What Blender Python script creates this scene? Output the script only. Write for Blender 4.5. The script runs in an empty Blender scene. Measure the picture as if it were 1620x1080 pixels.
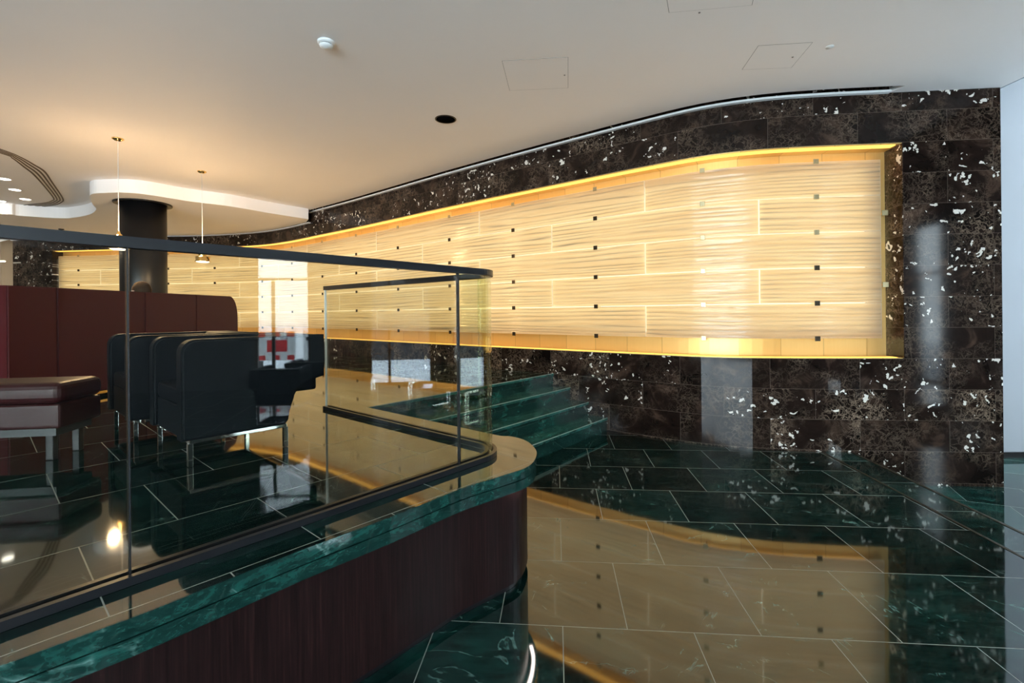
import bpy, bmesh, math, random
from mathutils import Vector, Matrix, noise
random.seed(7)
SC = bpy.context.scene
COL = SC.collection
# ------------------------------------------------------------------ camera
F, CX, CY, ROLL, H = 765.0, 810.0, 494.5, -0.0095, 1.48
cam = bpy.data.objects.new('camera', bpy.data.cameras.new('camera'))
COL.objects.link(cam)
cam.data.sensor_width = 36.0
cam.data.lens = 36.0 * F / 1620.0
cam.data.shift_y = -(540.0 - CY) / 1620.0
cam.data.clip_start = 0.02
cr, sr = math.cos(ROLL), math.sin(ROLL)
Rv, Uv, Bv = Vector((cr, 0, sr)), Vector((-sr, 0, cr)), Vector((0, -1, 0))
cam.matrix_world = Matrix(((Rv.x, Uv.x, Bv.x, 0), (Rv.y, Uv.y, Bv.y, 0), (Rv.z, Uv.z, Bv.z, H), (0, 0, 0, 1)))
SC.camera = cam
# ------------------------------------------------------------------ world, light, exposure
SC.view_settings.view_transform = 'Standard'
SC.view_settings.look = 'None'
SC.view_settings.gamma = 1.0
SC.view_settings.use_curve_mapping = False
SC.view_settings.exposure = 1.17
W = bpy.data.worlds.new('world'); SC.world = W; W.use_nodes = True
bg = W.node_tree.nodes['Background']
bg.inputs[0].default_value = (0.72, 0.85, 1.0, 1); bg.inputs[1].default_value = 9.5


def area(name, loc, size, power, color, direction):
    l = bpy.data.lights.new(name, 'AREA'); l.shape = 'RECTANGLE'
    l.size, l.size_y = size; l.energy = power; l.color = color
    o = bpy.data.objects.new(name, l); COL.objects.link(o)
    o.location = loc
    o.rotation_euler = Vector(direction).to_track_quat('-Z', 'Y').to_euler()
    o.visible_glossy = True
    return o


def point(name, loc, power, color, r=0.05):
    l = bpy.data.lights.new(name, 'POINT'); l.energy = power; l.color = color; l.shadow_soft_size = r
    o = bpy.data.objects.new(name, l); COL.objects.link(o); o.location = loc
    return o


DAY = (0.70, 0.84, 1.0)
WARM = (1.0, 0.66, 0.34)
FAC = 7.5            # x of the glazed street facade
C, CS, P, LO = 3.71, 3.49, 0.66, -0.33   # ceiling, lowered soffit, platform, lower landing
# daylight through the facade windows on the right and behind the camera
def portal(name, loc, size, direction):
    o = area(name, loc, size, 1.0, DAY, direction); o.data.cycles.is_portal = True; return o


portal('daylight_hall', (FAC + .04, 4.375, 2.83), (2.95, 6.33), (-1, 0, 0))
portal('daylight_mid', (FAC + .04, 1.75, 1.6), (1.3, 3.2), (-1, 0, 0))
portal('daylight_door', (FAC + .04, -.70, 1.6), (1.075, 3.2), (-1, 0, 0))
portal('daylight_near', (FAC + .04, -5.8, 1.6), (2.4, 3.2), (-1, 0, 0))
portal('daylight_rear', (-4.25, -7.04, 1.8), (10.5, 3.2), (0, 1, 0))

# ------------------------------------------------------------------ pixel + known height/depth -> point in the room


def ray(x, y):
    a, b = (x - CX) / F, (y - CY) / F
    return a * cr + b * sr, a * sr - b * cr


def atz(x, y, z):
    X, U = ray(x, y); Y = (z - H) / U
    return Vector((X * Y, Y, z))


def aty(x, y, Y):
    X, U = ray(x, y)
    return Vector((X * Y, Y, H + U * Y))


# ------------------------------------------------------------------ object helpers
def link(name, me, mat=None, parent=None, smooth=False):
    o = bpy.data.objects.new(name, me); COL.objects.link(o)
    if mat is not None:
        for m in (mat if isinstance(mat, (list, tuple)) else [mat]):
            me.materials.append(m)
    if parent is not None:
        o.parent = parent
    if smooth:
        for p in me.polygons:
            p.use_smooth = True
    return o


def tag(o, label, cat, group=None, kind=None):
    o['label'] = label; o['category'] = cat
    if group: o['group'] = group
    if kind: o['kind'] = kind
    return o


def struct(o):
    o['kind'] = 'structure'; return o


def empty(name, loc, rz=0.0):
    o = bpy.data.objects.new(name, None); COL.objects.link(o)
    o.location = loc; o.rotation_euler = (0, 0, rz); o.empty_display_size = .05
    return o


def fromdata(name, verts, faces, uvs=None):
    me = bpy.data.meshes.new(name); me.from_pydata([tuple(v) for v in verts], [], faces); me.update()
    if uvs is not None:
        ul = me.uv_layers.new(name='UVMap')
        for l in me.loops:
            ul.data[l.index].uv = uvs[l.vertex_index]
    return me


def bm_mesh(name, bm):
    bmesh.ops.recalc_face_normals(bm, faces=bm.faces)
    me = bpy.data.meshes.new(name); bm.to_mesh(me); bm.free(); return me


def prism(name, poly, z0, z1):
    """vertical prism over a plan polygon"""
    bm = bmesh.new()
    vs = [bm.verts.new((p[0], p[1], z0)) for p in poly]
    f = bm.faces.new(vs)
    r = bmesh.ops.extrude_face_region(bm, geom=[f])
    bmesh.ops.translate(bm, vec=(0, 0, z1 - z0), verts=[g for g in r['geom'] if isinstance(g, bmesh.types.BMVert)])
    big = [f for f in bm.faces if len(f.verts) > 4]
    if big: bmesh.ops.triangulate(bm, faces=big, ngon_method='EAR_CLIP')
    return bm_mesh(name, bm)


def add_box(bm, c, s, rz=0.0, bevel=0.0, segs=2):
    m = Matrix.Translation(c) @ Matrix.Rotation(rz, 4, 'Z') @ Matrix.Diagonal((s[0], s[1], s[2], 1))
    r = bmesh.ops.create_cube(bm, size=1, matrix=m)
    if bevel:
        es = list({e for v in r['verts'] for e in v.link_edges})
        bmesh.ops.bevel(bm, geom=es, offset=bevel, segments=segs, affect='EDGES', profile=.6)


def boxobj(name, c, s, mat, parent=None, rz=0.0, bevel=0.0, segs=2):
    bm = bmesh.new(); add_box(bm, c, s, rz, bevel, segs)
    return link(name, bm_mesh(name, bm), mat, parent)


def add_cyl(bm, a, b, r1, r2=None, n=20):
    a, b = Vector(a), Vector(b); d = b - a
    m = Matrix.Translation((a + b) / 2) @ d.to_track_quat('Z', 'Y').to_matrix().to_4x4()
    bmesh.ops.create_cone(bm, cap_ends=True, segments=n, radius1=r1, radius2=r1 if r2 is None else r2, depth=d.length, matrix=m)


def cylobj(name, a, b, r, mat, parent=None, r2=None, n=24, smooth=True):
    bm = bmesh.new(); add_cyl(bm, a, b, r, r2, n)
    o = link(name, bm_mesh(name, bm), mat, parent)
    if smooth:
        for p in o.data.polygons: p.use_smooth = len(p.vertices) == 4
    return o


def lathe(name, prof, mat, parent=None, n=32, loc=(0, 0, 0), smooth=True):
    vs, fs = [], []
    for (r, z) in prof:
        for k in range(n):
            a = 2 * math.pi * k / n
            vs.append((loc[0] + r * math.cos(a), loc[1] + r * math.sin(a), loc[2] + z))
    for i in range(len(prof) - 1):
        for k in range(n):
            fs.append((i * n + k, i * n + (k + 1) % n, (i + 1) * n + (k + 1) % n, (i + 1) * n + k))
    if name in ('rim', 'collar', 'trim_ring', 'base_ring'):      # open rings close on themselves
        i = len(prof) - 1
        for k in range(n): fs.append((i * n + k, i * n + (k + 1) % n, (k + 1) % n, k))
    else:
        fs.append(tuple(range(n))[::-1]); fs.append(tuple(range((len(prof) - 1) * n, len(prof) * n)))
    bm = bmesh.new(); me = fromdata(name, vs, fs); bm.from_mesh(me); bpy.data.meshes.remove(me)
    o = link(name, bm_mesh(name, bm), mat, parent)
    if smooth:
        for p in o.data.polygons: p.use_smooth = len(p.vertices) == 4
    return o


def catmull(pts, n=8):
    pts = [Vector(p[:2]) for p in pts]
    q = [2 * pts[0] - pts[1]] + pts + [2 * pts[-1] - pts[-2]]
    out = []
    for i in range(1, len(q) - 2):
        p0, p1, p2, p3 = q[i - 1:i + 3]
        for k in range(n):
            t = k / n
            out.append(.5 * ((2 * p1) + (p2 - p0) * t + (2 * p0 - 5 * p1 + 4 * p2 - p3) * t * t + (3 * p1 - p0 - 3 * p2 + p3) * t ** 3))
    out.append(pts[-1].copy())
    return out


def offset(pts, d):
    """offset an open polyline to its left by d"""
    out = []
    for i, p in enumerate(pts):
        t = (pts[min(i + 1, len(pts) - 1)] - pts[max(i - 1, 0)]).normalized()
        out.append(p + Vector((-t.y, t.x)) * d)
    return out


def ribbon_solid(name, inner, outer, z0, z1, mat, parent=None):
    """solid between two plan polylines with the same number of points"""
    n = len(inner); vs = []
    for z in (z0, z1):
        for l in (inner, outer):
            vs += [(p[0], p[1], z) for p in l]
    fs = []
    for i in range(n - 1):
        fs += [(i, i + 1, n + i + 1, n + i), (2 * n + i, 3 * n + i, 3 * n + i + 1, 2 * n + i + 1),
               (i, 2 * n + i, 2 * n + i + 1, i + 1), (n + i, n + i + 1, 3 * n + i + 1, 3 * n + i)]
    fs += [(0, n, 3 * n, 2 * n), (n - 1, 3 * n - 1, 4 * n - 1, 2 * n - 1)]
    me = fromdata(name, vs, fs); bm = bmesh.new(); bm.from_mesh(me); bpy.data.meshes.remove(me)
    return link(name, bm_mesh(name, bm), mat, parent)


def arcs(pts):
    s = [0.0]
    for a, b in zip(pts, pts[1:]): s.append(s[-1] + (b - a).length)
    return s


# ------------------------------------------------------------------ material helpers
def newmat(name):
    m = bpy.data.materials.new(name); m.use_nodes = True
    nt = m.node_tree; nt.nodes.clear()
    out = nt.nodes.new('ShaderNodeOutputMaterial')
    return m, nt, out


def N(nt, t, **kw):
    n = nt.nodes.new(t)
    for k, v in kw.items():
        if k.startswith('_'):
            setattr(n, k[1:], v)
        else:
            key = k.replace('__', ' ')
            n.inputs[int(key[1:]) if key[0] == 'i' and key[1:].isdigit() else key].default_value = v
    return n


def L(nt, a, b): nt.links.new(a, b)


def ramp(nt, src, stops, interp='LINEAR'):
    r = nt.nodes.new('ShaderNodeValToRGB'); r.color_ramp.interpolation = interp
    e = r.color_ramp.elements
    while len(e) < len(stops): e.new(0.5)
    for i, (p, c) in enumerate(stops):
        e[i].position = p; e[i].color = (c[0], c[1], c[2], 1) if not isinstance(c, float) else (c, c, c, 1)
    L(nt, src, r.inputs[0]); return r.outputs[0]


def mixc(nt, fac, a, b, mode='MIX'):
    m = nt.nodes.new('ShaderNodeMix'); m.data_type = 'RGBA'; m.blend_type = mode
    for s, v in ((0, fac), (6, a), (7, b)):
        if isinstance(v, bpy.types.NodeSocket): L(nt, v, m.inputs[s])
        elif s == 0: m.inputs[0].default_value = v
        else: m.inputs[s].default_value = (v[0], v[1], v[2], 1)
    return m.outputs[2]


def math_(nt, op, a, b=None, c=None, clamp=False):
    m = nt.nodes.new('ShaderNodeMath'); m.operation = op; m.use_clamp = clamp
    for i, v in enumerate((a, b, c)):
        if v is None: continue
        if isinstance(v, bpy.types.NodeSocket): L(nt, v, m.inputs[i])
        else: m.inputs[i].default_value = v
    return m.outputs[0]


def simple(name, col, rough=.5, metal=0.0, spec=.5, coat=0.0, bump=0.0, bscale=40.0, ior=None):
    m, nt, out = newmat(name)
    b = N(nt, 'ShaderNodeBsdfPrincipled')
    b.inputs['Base Color'].default_value = (*col, 1); b.inputs['Roughness'].default_value = rough
    b.inputs['Metallic'].default_value = metal; b.inputs['Specular IOR Level'].default_value = spec
    b.inputs['Coat Weight'].default_value = coat
    if ior: b.inputs['IOR'].default_value = ior
    nz = N(nt, 'ShaderNodeTexNoise', Scale=bscale, Detail=4.0)
    tc = N(nt, 'ShaderNodeTexCoord'); L(nt, tc.outputs['Object'], nz.inputs['Vector'])
    c = mixc(nt, nz.outputs[0], [x * .9 for x in col], [min(1, x * 1.1) for x in col])
    L(nt, c, b.inputs['Base Color'])
    if bump:
        bp = N(nt, 'ShaderNodeBump', Strength=bump, Distance=.002); L(nt, nz.outputs[0], bp.inputs['Height']); L(nt, bp.outputs[0], b.inputs['Normal'])
    L(nt, b.outputs[0], out.inputs[0]); return m


def emit(name, col, s):
    m, nt, out = newmat(name)
    e = N(nt, 'ShaderNodeEmission', Strength=s); e.inputs[0].default_value = (*col, 1)
    L(nt, e.outputs[0], out.inputs[0]); return m


def tile_random(nt, vec, bw, rh, off, seed=0.0):
    b = nt.nodes.new('ShaderNodeTexBrick'); b.offset = off; b.offset_frequency = 2; b.squash = 1
    b.inputs['Color1'].default_value = (0, 0, 0, 1); b.inputs['Color2'].default_value = (1, 1, 1, 1)
    b.inputs['Scale'].default_value = 1; b.inputs['Mortar Size'].default_value = 0
    b.inputs['Brick Width'].default_value = bw; b.inputs['Row Height'].default_value = rh
    L(nt, vec, b.inputs['Vector']); return b.outputs['Color']


def mortar(nt, vec, bw, rh, off, size):
    b = nt.nodes.new('ShaderNodeTexBrick'); b.offset = off; b.offset_frequency = 2; b.squash = 1
    b.inputs['Scale'].default_value = 1; b.inputs['Mortar Size'].default_value = size
    b.inputs['Mortar Smooth'].default_value = 0.1
    b.inputs['Brick Width'].default_value = bw; b.inputs['Row Height'].default_value = rh
    L(nt, vec, b.inputs['Vector']); return b.outputs['Fac']


def green_marble(name, ang=0.0, origin=(0, 0), tile=0.6, joints=True, fine=1.0, off=.5, bright=1.0):
    """polished dark green serpentine, laid in 60 cm tiles with pale joints"""
    m, nt, out = newmat(name)
    geo = N(nt, 'ShaderNodeNewGeometry')
    mp = N(nt, 'ShaderNodeMapping'); mp.vector_type = 'TEXTURE'
    mp.inputs['Location'].default_value = (origin[0], origin[1], 0); mp.inputs['Rotation'].default_value = (0, 0, ang)
    L(nt, geo.outputs['Position'], mp.inputs[0])
    v = mp.outputs[0]
    if joints:
        v2 = N(nt, 'ShaderNodeVectorMath', _operation='ADD'); v2.inputs[1].default_value = (60.0, 60.0, 0); L(nt, v, v2.inputs[0])
        sep = N(nt, 'ShaderNodeSeparateXYZ'); L(nt, v2.outputs[0], sep.inputs[0])
        cb = N(nt, 'ShaderNodeCombineXYZ'); L(nt, sep.outputs[0], cb.inputs[0]); L(nt, sep.outputs[1], cb.inputs[1])
        rnd = tile_random(nt, cb.outputs[0], tile, tile, off)
        fac = mortar(nt, cb.outputs[0], tile, tile, off, .0022)
        ofs = N(nt, 'ShaderNodeVectorMath', _operation='MULTIPLY_ADD'); L(nt, rnd, ofs.inputs[0])
        ofs.inputs[1].default_value = (37, 53, 71); L(nt, v, ofs.inputs[2]); vv = ofs.outputs[0]
    else:
        vv = v
    st = N(nt, 'ShaderNodeMapping'); st.inputs['Scale'].default_value = (1.0 * fine, 2.6 * fine, 2.0 * fine); st.inputs['Rotation'].default_value = (0, 0, .25); L(nt, vv, st.inputs[0])
    n1 = N(nt, 'ShaderNodeTexNoise', Scale=2.2, Detail=10.0, Roughness=.62, Distortion=1.6); L(nt, st.outputs[0], n1.inputs['Vector'])
    n2 = N(nt, 'ShaderNodeTexNoise', Scale=7.0, Detail=9.0, Roughness=.7, Distortion=2.5); L(nt, st.outputs[0], n2.inputs['Vector'])
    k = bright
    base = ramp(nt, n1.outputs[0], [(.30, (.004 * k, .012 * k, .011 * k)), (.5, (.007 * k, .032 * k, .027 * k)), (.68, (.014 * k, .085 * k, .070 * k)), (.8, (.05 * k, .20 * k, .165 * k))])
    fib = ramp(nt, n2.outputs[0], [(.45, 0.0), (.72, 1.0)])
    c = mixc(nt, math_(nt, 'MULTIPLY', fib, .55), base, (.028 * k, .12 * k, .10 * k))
    # thin pale veins
    n3 = N(nt, 'ShaderNodeTexNoise', Scale=1.3, Detail=5.0, Roughness=.5, Distortion=2.0); L(nt, vv, n3.inputs['Vector'])
    ve = math_(nt, 'ABSOLUTE', math_(nt, 'SUBTRACT', n3.outputs[0], .5))
    vein = ramp(nt, ve, [(0.0, 1.0), (.0045, .35), (.010, 0.0)])
    msk = ramp(nt, n1.outputs[0], [(.5, 0.0), (.62, 1.0)])
    c = mixc(nt, math_(nt, 'MULTIPLY', vein, math_(nt, 'MULTIPLY', msk, .42)), c, (.25, .42, .38))
    if joints:
        tint = ramp(nt, rnd, [(0.0, .45), (1.0, 1.35)])
        c = mixc(nt, 1.0, c, tint, 'MULTIPLY')
        c = mixc(nt, fac, c, (.20, .215, .185))
    b = N(nt, 'ShaderNodeBsdfPrincipled', Roughness=.04, IOR=1.85)
    L(nt, c, b.inputs['Base Color'])
    wob = N(nt, 'ShaderNodeTexNoise', Scale=1.6, Detail=2.0); L(nt, v, wob.inputs['Vector'])
    bp = N(nt, 'ShaderNodeBump', Strength=.05, Distance=.02); L(nt, wob.outputs[0], bp.inputs['Height']); L(nt, bp.outputs[0], b.inputs['Normal'])
    if joints:
        L(nt, ramp(nt, fac, [(0, .045), (1, .5)]), b.inputs['Roughness'])
    L(nt, b.outputs[0], out.inputs[0]); return m


def brown_marble(name, row=0.318, width=0.862, vo=0.0, uo=0.0):
    """dark emperador marble in running bond: tan veins, white shells in some of the slabs"""
    m, nt, out = newmat(name)
    uv = N(nt, 'ShaderNodeTexCoord').outputs['UV']
    ad = N(nt, 'ShaderNodeVectorMath', _operation='ADD'); ad.inputs[1].default_value = (60 * width + uo, 60 * row + vo, 0); L(nt, uv, ad.inputs[0])
    v = ad.outputs[0]
    rnd = tile_random(nt, v, width, row, .5)
    fac = mortar(nt, v, width, row, .5, .0014)
    ofs = N(nt, 'ShaderNodeVectorMath', _operation='MULTIPLY_ADD'); L(nt, rnd, ofs.inputs[0])
    ofs.inputs[1].default_value = (31, 47, 91); L(nt, v, ofs.inputs[2]); vv = ofs.outputs[0]
    n1 = N(nt, 'ShaderNodeTexNoise', Scale=3.0, Detail=8.0, Roughness=.6, Distortion=1.0); L(nt, vv, n1.inputs['Vector'])
    base = ramp(nt, n1.outputs[0], [(.3, (.005, .0035, .003)), (.55, (.017, .010, .008)), (.75, (.085, .052, .036))])
    # tangled veins
    dn = N(nt, 'ShaderNodeTexNoise', Scale=9.0, Detail=5.0); L(nt, vv, dn.inputs['Vector'])
    dv = N(nt, 'ShaderNodeVectorMath', _operation='MULTIPLY_ADD'); L(nt, dn.outputs[1], dv.inputs[0]); dv.inputs[1].default_value = (.28, .28, .28); L(nt, vv, dv.inputs[2])
    vo1 = N(nt, 'ShaderNodeTexVoronoi', Scale=9.0); vo1.feature = 'DISTANCE_TO_EDGE'; L(nt, dv.outputs[0], vo1.inputs['Vector'])
    ve = ramp(nt, vo1.outputs['Distance'], [(0.0, 1.0), (.03, .3), (.09, 0.0)])
    vo3 = N(nt, 'ShaderNodeTexVoronoi', Scale=15.0); vo3.feature = 'DISTANCE_TO_EDGE'; L(nt, dv.outputs[0], vo3.inputs['Vector'])
    ve2 = ramp(nt, vo3.outputs['Distance'], [(0.0, .8), (.04, .15), (.10, 0.0)])
    ve = math_(nt, 'MAXIMUM', ve, ve2)
    nm = N(nt, 'ShaderNodeTexNoise', Scale=2.4, Detail=3.0); L(nt, vv, nm.inputs['Vector'])
    vm = ramp(nt, nm.outputs[0], [(.40, 0.0), (.66, 1.0)])
    veinamt = ramp(nt, rnd, [(.0, .25), (.6, .5), (1.0, 1.0)])
    c = mixc(nt, math_(nt, 'MULTIPLY', math_(nt, 'MULTIPLY', ve, vm), veinamt), base, (.34, .25, .18))
    # white shells
    vo2 = N(nt, 'ShaderNodeTexVoronoi', Scale=14.0, Randomness=1.0); L(nt, dv.outputs[0], vo2.inputs['Vector'])
    sep = N(nt, 'ShaderNodeSeparateXYZ'); L(nt, vo2.outputs['Color'], sep.inputs[0])
    thr = math_(nt, 'MULTIPLY', math_(nt, 'SUBTRACT', sep.outputs[0], .38), .68)
    sh = math_(nt, 'LESS_THAN', vo2.outputs['Distance'], thr)
    ns = N(nt, 'ShaderNodeTexNoise', Scale=3.4, Detail=2.0); L(nt, vv, ns.inputs['Vector'])
    clus = math_(nt, 'GREATER_THAN', ns.outputs[0], .43)
    rr = math_(nt, 'GREATER_THAN', math_(nt, 'FRACT', math_(nt, 'MULTIPLY', rnd, 7.31)), .33)
    sh = math_(nt, 'MULTIPLY', math_(nt, 'MULTIPLY', sh, clus), rr)
    c = mixc(nt, math_(nt, 'MULTIPLY', sh, .9), c, (.80, .75, .68))
    c = mixc(nt, fac, c, (.13, .10, .08))
    b = N(nt, 'ShaderNodeBsdfPrincipled', Roughness=.08, IOR=1.31)
    L(nt, c, b.inputs['Base Color'])
    L(nt, b.outputs[0], out.inputs[0]); return m


def plaster(name, col):
    m, nt, out = newmat(name)
    b = N(nt, 'ShaderNodeBsdfPrincipled', Roughness=.62)
    b.inputs['Specular IOR Level'].default_value = .25
    geo = N(nt, 'ShaderNodeNewGeometry')
    n1 = N(nt, 'ShaderNodeTexNoise', Scale=1.2, Detail=5.0); L(nt, geo.outputs['Position'], n1.inputs['Vector'])
    L(nt, mixc(nt, n1.outputs[0], [x * .97 for x in col], [min(1, x * 1.02) for x in col]), b.inputs['Base Color'])
    n2 = N(nt, 'ShaderNodeTexNoise', Scale=90.0, Detail=3.0); L(nt, geo.outputs['Position'], n2.inputs['Vector'])
    bp = N(nt, 'ShaderNodeBump', Strength=.05, Distance=.002); L(nt, n2.outputs[0], bp.inputs['Height']); L(nt, bp.outputs[0], b.inputs['Normal'])
    L(nt, b.outputs[0], out.inputs[0]); return m


def clear_glass(name, tint, ior=1.5):
    m, nt, out = newmat(name)
    geo = N(nt, 'ShaderNodeNewGeometry')
    i = math_(nt, 'ADD', math_(nt, 'MULTIPLY', geo.outputs['Backfacing'], 1.0 / ior - ior), ior)
    fr = N(nt, 'ShaderNodeFresnel'); L(nt, i, fr.inputs[0])
    t = N(nt, 'ShaderNodeBsdfTransparent'); t.inputs[0].default_value = (*tint, 1)
    g = N(nt, 'ShaderNodeBsdfGlossy', Roughness=0.0); g.inputs[0].default_value = (.95, .97, 1, 1)
    mx = N(nt, 'ShaderNodeMixShader'); L(nt, fr.outputs[0], mx.inputs[0]); L(nt, t.outputs[0], mx.inputs[1]); L(nt, g.outputs[0], mx.inputs[2])
    L(nt, mx.outputs[0], out.inputs[0]); return m


def cast_glass(name):
    """cream cast-glass slab with long rippling grooves, lets the light behind it through"""
    m, nt, out = newmat(name)
    uv = N(nt, 'ShaderNodeTexCoord').outputs['UV']
    oi = N(nt, 'ShaderNodeObjectInfo')
    ad = N(nt, 'ShaderNodeVectorMath', _operation='MULTIPLY_ADD')
    cb = N(nt, 'ShaderNodeCombineXYZ'); L(nt, oi.outputs['Random'], cb.inputs[0]); L(nt, oi.outputs['Random'], cb.inputs[1])
    L(nt, cb.outputs[0], ad.inputs[0]); ad.inputs[1].default_value = (41, 23, 0); L(nt, uv, ad.inputs[2])
    mp = N(nt, 'ShaderNodeMapping'); mp.inputs['Scale'].default_value = (.55, 11.0, 1); L(nt, ad.outputs[0], mp.inputs[0])
    n1 = N(nt, 'ShaderNodeTexNoise', Scale=1.7, Detail=3.0, Roughness=.45, Distortion=.8); L(nt, mp.outputs[0], n1.inputs['Vector'])
    w = N(nt, 'ShaderNodeTexWave', Scale=.55, Distortion=14.0, Detail=3.0); w.bands_direction = 'Y'
    w.inputs['Detail Scale'].default_value = .7
    L(nt, mp.outputs[0], w.inputs['Vector'])
    n4 = N(nt, 'ShaderNodeTexNoise', Scale=4.0, Detail=2.0, Distortion=1.5); L(nt, mp.outputs[0], n4.inputs['Vector'])
    hgt = math_(nt, 'ADD', math_(nt, 'MULTIPLY', w.outputs[0], .35), math_(nt, 'ADD', math_(nt, 'MULTIPLY', n1.outputs[0], .7), math_(nt, 'MULTIPLY', n4.outputs[0], .35)))
    bp = N(nt, 'ShaderNodeBump', Strength=.9, Distance=.009); L(nt, hgt, bp.inputs['Height'])
    line = ramp(nt, w.outputs[0], [(0.0, .60), (.07, .90), (.16, 1.0), (.9, 1.0), (1.0, 1.0)])  # darkens the groove lines in the colour to strengthen the relief
    fm = N(nt, 'ShaderNodeTexNoise', Scale=1.3, Detail=2.0); L(nt, ad.outputs[0], fm.inputs['Vector'])
    fade = ramp(nt, fm.outputs[0], [(.38, 0.0), (.62, 1.0)])
    line = mixc(nt, fade, (1, 1, 1), line)
    col = mixc(nt, 1.0, mixc(nt, n1.outputs[0], (.93, .77, .52), (1.0, .95, .80)), line, 'MULTIPLY')
    tr = N(nt, 'ShaderNodeBsdfTranslucent'); L(nt, col, tr.inputs[0]); L(nt, bp.outputs[0], tr.inputs['Normal'])
    df = N(nt, 'ShaderNodeBsdfDiffuse'); df.inputs[0].default_value = (.82, .78, .68, 1); L(nt, bp.outputs[0], df.inputs['Normal'])
    m1 = N(nt, 'ShaderNodeMixShader'); m1.inputs[0].default_value = .15; L(nt, tr.outputs[0], m1.inputs[1]); L(nt, df.outputs[0], m1.inputs[2])
    gl = N(nt, 'ShaderNodeBsdfGlossy', Roughness=.10); L(nt, bp.outputs[0], gl.inputs['Normal'])
    fr = N(nt, 'ShaderNodeFresnel', IOR=1.5); L(nt, bp.outputs[0], fr.inputs['Normal'])
    m2 = N(nt, 'ShaderNodeMixShader'); L(nt, fr.outputs[0], m2.inputs[0]); L(nt, m1.outputs[0], m2.inputs[1]); L(nt, gl.outputs[0], m2.inputs[2])
    L(nt, m2.outputs[0], out.inputs[0]); return m


def wenge(name):
    m, nt, out = newmat(name)
    geo = N(nt, 'ShaderNodeNewGeometry')
    mp = N(nt, 'ShaderNodeMapping'); mp.inputs['Scale'].default_value = (60, 60, 1.5); L(nt, geo.outputs['Position'], mp.inputs[0])
    n1 = N(nt, 'ShaderNodeTexNoise', Scale=2.0, Detail=6.0, Roughness=.65); L(nt, mp.outputs[0], n1.inputs['Vector'])
    c = ramp(nt, n1.outputs[0], [(.3, (.005, .0025, .0025)), (.55, (.015, .006, .006)), (.8, (.036, .014, .012))])
    b = N(nt, 'ShaderNodeBsdfPrincipled', Roughness=.38); b.inputs['Specular IOR Level'].default_value = .2
    L(nt, c, b.inputs['Base Color'])
    bp = N(nt, 'ShaderNodeBump', Strength=.2, Distance=.001); L(nt, n1.outputs[0], bp.inputs['Height']); L(nt, bp.outputs[0], b.inputs['Normal'])
    L(nt, b.outputs[0], out.inputs[0]); return m


def brass_panel(name):
    m, nt, out = newmat(name)
    uv = N(nt, 'ShaderNodeTexCoord').outputs['UV']
    ad = N(nt, 'ShaderNodeVectorMath', _operation='ADD'); ad.inputs[1].default_value = (60, 60, 0); L(nt, uv, ad.inputs[0])
    rnd = tile_random(nt, ad.outputs[0], .45, 50.0, 0.0)
    fac = mortar(nt, ad.outputs[0], .45, 50.0, 0.0, .002)
    mp = N(nt, 'ShaderNodeMapping'); mp.inputs['Scale'].default_value = (60, 2, 1); L(nt, ad.outputs[0], mp.inputs[0])
    n1 = N(nt, 'ShaderNodeTexNoise', Scale=1.0, Detail=4.0); L(nt, mp.outputs[0], n1.inputs['Vector'])
    c = mixc(nt, rnd, (.80, .50, .16), (.95, .66, .26))
    c = mixc(nt, math_(nt, 'MULTIPLY', n1.outputs[0], .3), c, (.65, .38, .10))
    c = mixc(nt, fac, c, (.3, .18, .05))
    b = N(nt, 'ShaderNodeBsdfPrincipled', Roughness=.42, Metallic=.55)
    L(nt, c, b.inputs['Base Color']); L(nt, b.outputs[0], out.inputs[0]); return m


TH = 0.09098
M = {}
# joint pattern of the hall floor: u along the marble wall, v away from it
uO, vO = .3172, 5.291
org = (uO * math.cos(TH) + vO * math.sin(TH), -uO * math.sin(TH) + vO * math.cos(TH))
M['floor'] = green_marble('green_marble_hall', -TH, org, bright=.42)
M['floor_lo'] = green_marble('green_marble_landing', -TH - .35, (4.0, 4.0))
M['border'] = green_marble('green_marble_border', -TH, (2.75 * math.cos(TH) + 3.81 * math.sin(TH), -2.75 * math.sin(TH) + 3.81 * math.cos(TH)), off=0.0, bright=.6)
PA = math.atan2(.74, .67)
M['plat'] = green_marble('green_marble_platform', PA, (-1.553, 1.724), bright=.4)
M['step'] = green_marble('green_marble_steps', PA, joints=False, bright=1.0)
M['tread'] = green_marble('green_marble_treads_lit', PA, joints=False, bright=2.4)  # same marble as the risers, lightened to paint in the light on top
M['edge'] = simple('painted_edge_glint', (.30, .40, .34), .3)  # pale strip colour stands in for reflections along the step edges
M['nose'] = green_marble('green_marble_nosing_lit', PA, joints=False, bright=.9, fine=2.6)  # same marble as the top, lightened as if front-lit by the windows
M['wall'] = brown_marble('brown_marble_wall', vo=-.970)
M['ceil'] = plaster('ceiling_plaster', (.91, .87, .85))
M['white'] = plaster('white_plaster', (.32, .34, .37))
M['soffit'] = plaster('soffit_white', (.86, .87, .88))
M['tan'] = plaster('tan_plaster', (.35, .24, .15))
M['groove'] = simple('groove_brown', (.10, .065, .04), .6)
M['black'] = simple('black_lacquer', (.006, .006, .007), .35, spec=.3)
M['slot'] = simple('slot_black', (.004, .004, .004), .9, spec=0.0)
M['leather'] = simple('black_leather', (.004, .0055, .008), .5, spec=.06, bump=.25, bscale=300)
M['red'] = simple('oxblood_leather', (.060, .0012, .004), .5, spec=.25, bump=.1, bscale=200)
M['chrome'] = simple('chrome', (.82, .84, .86), .06, 1.0)
M['brass'] = simple('polished_brass', (.88, .62, .24), .12, 1.0)
M['bronze'] = simple('dark_bronze', (.055, .042, .026), .35, .7)
M['gold'] = brass_panel('brass_panel')
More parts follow.
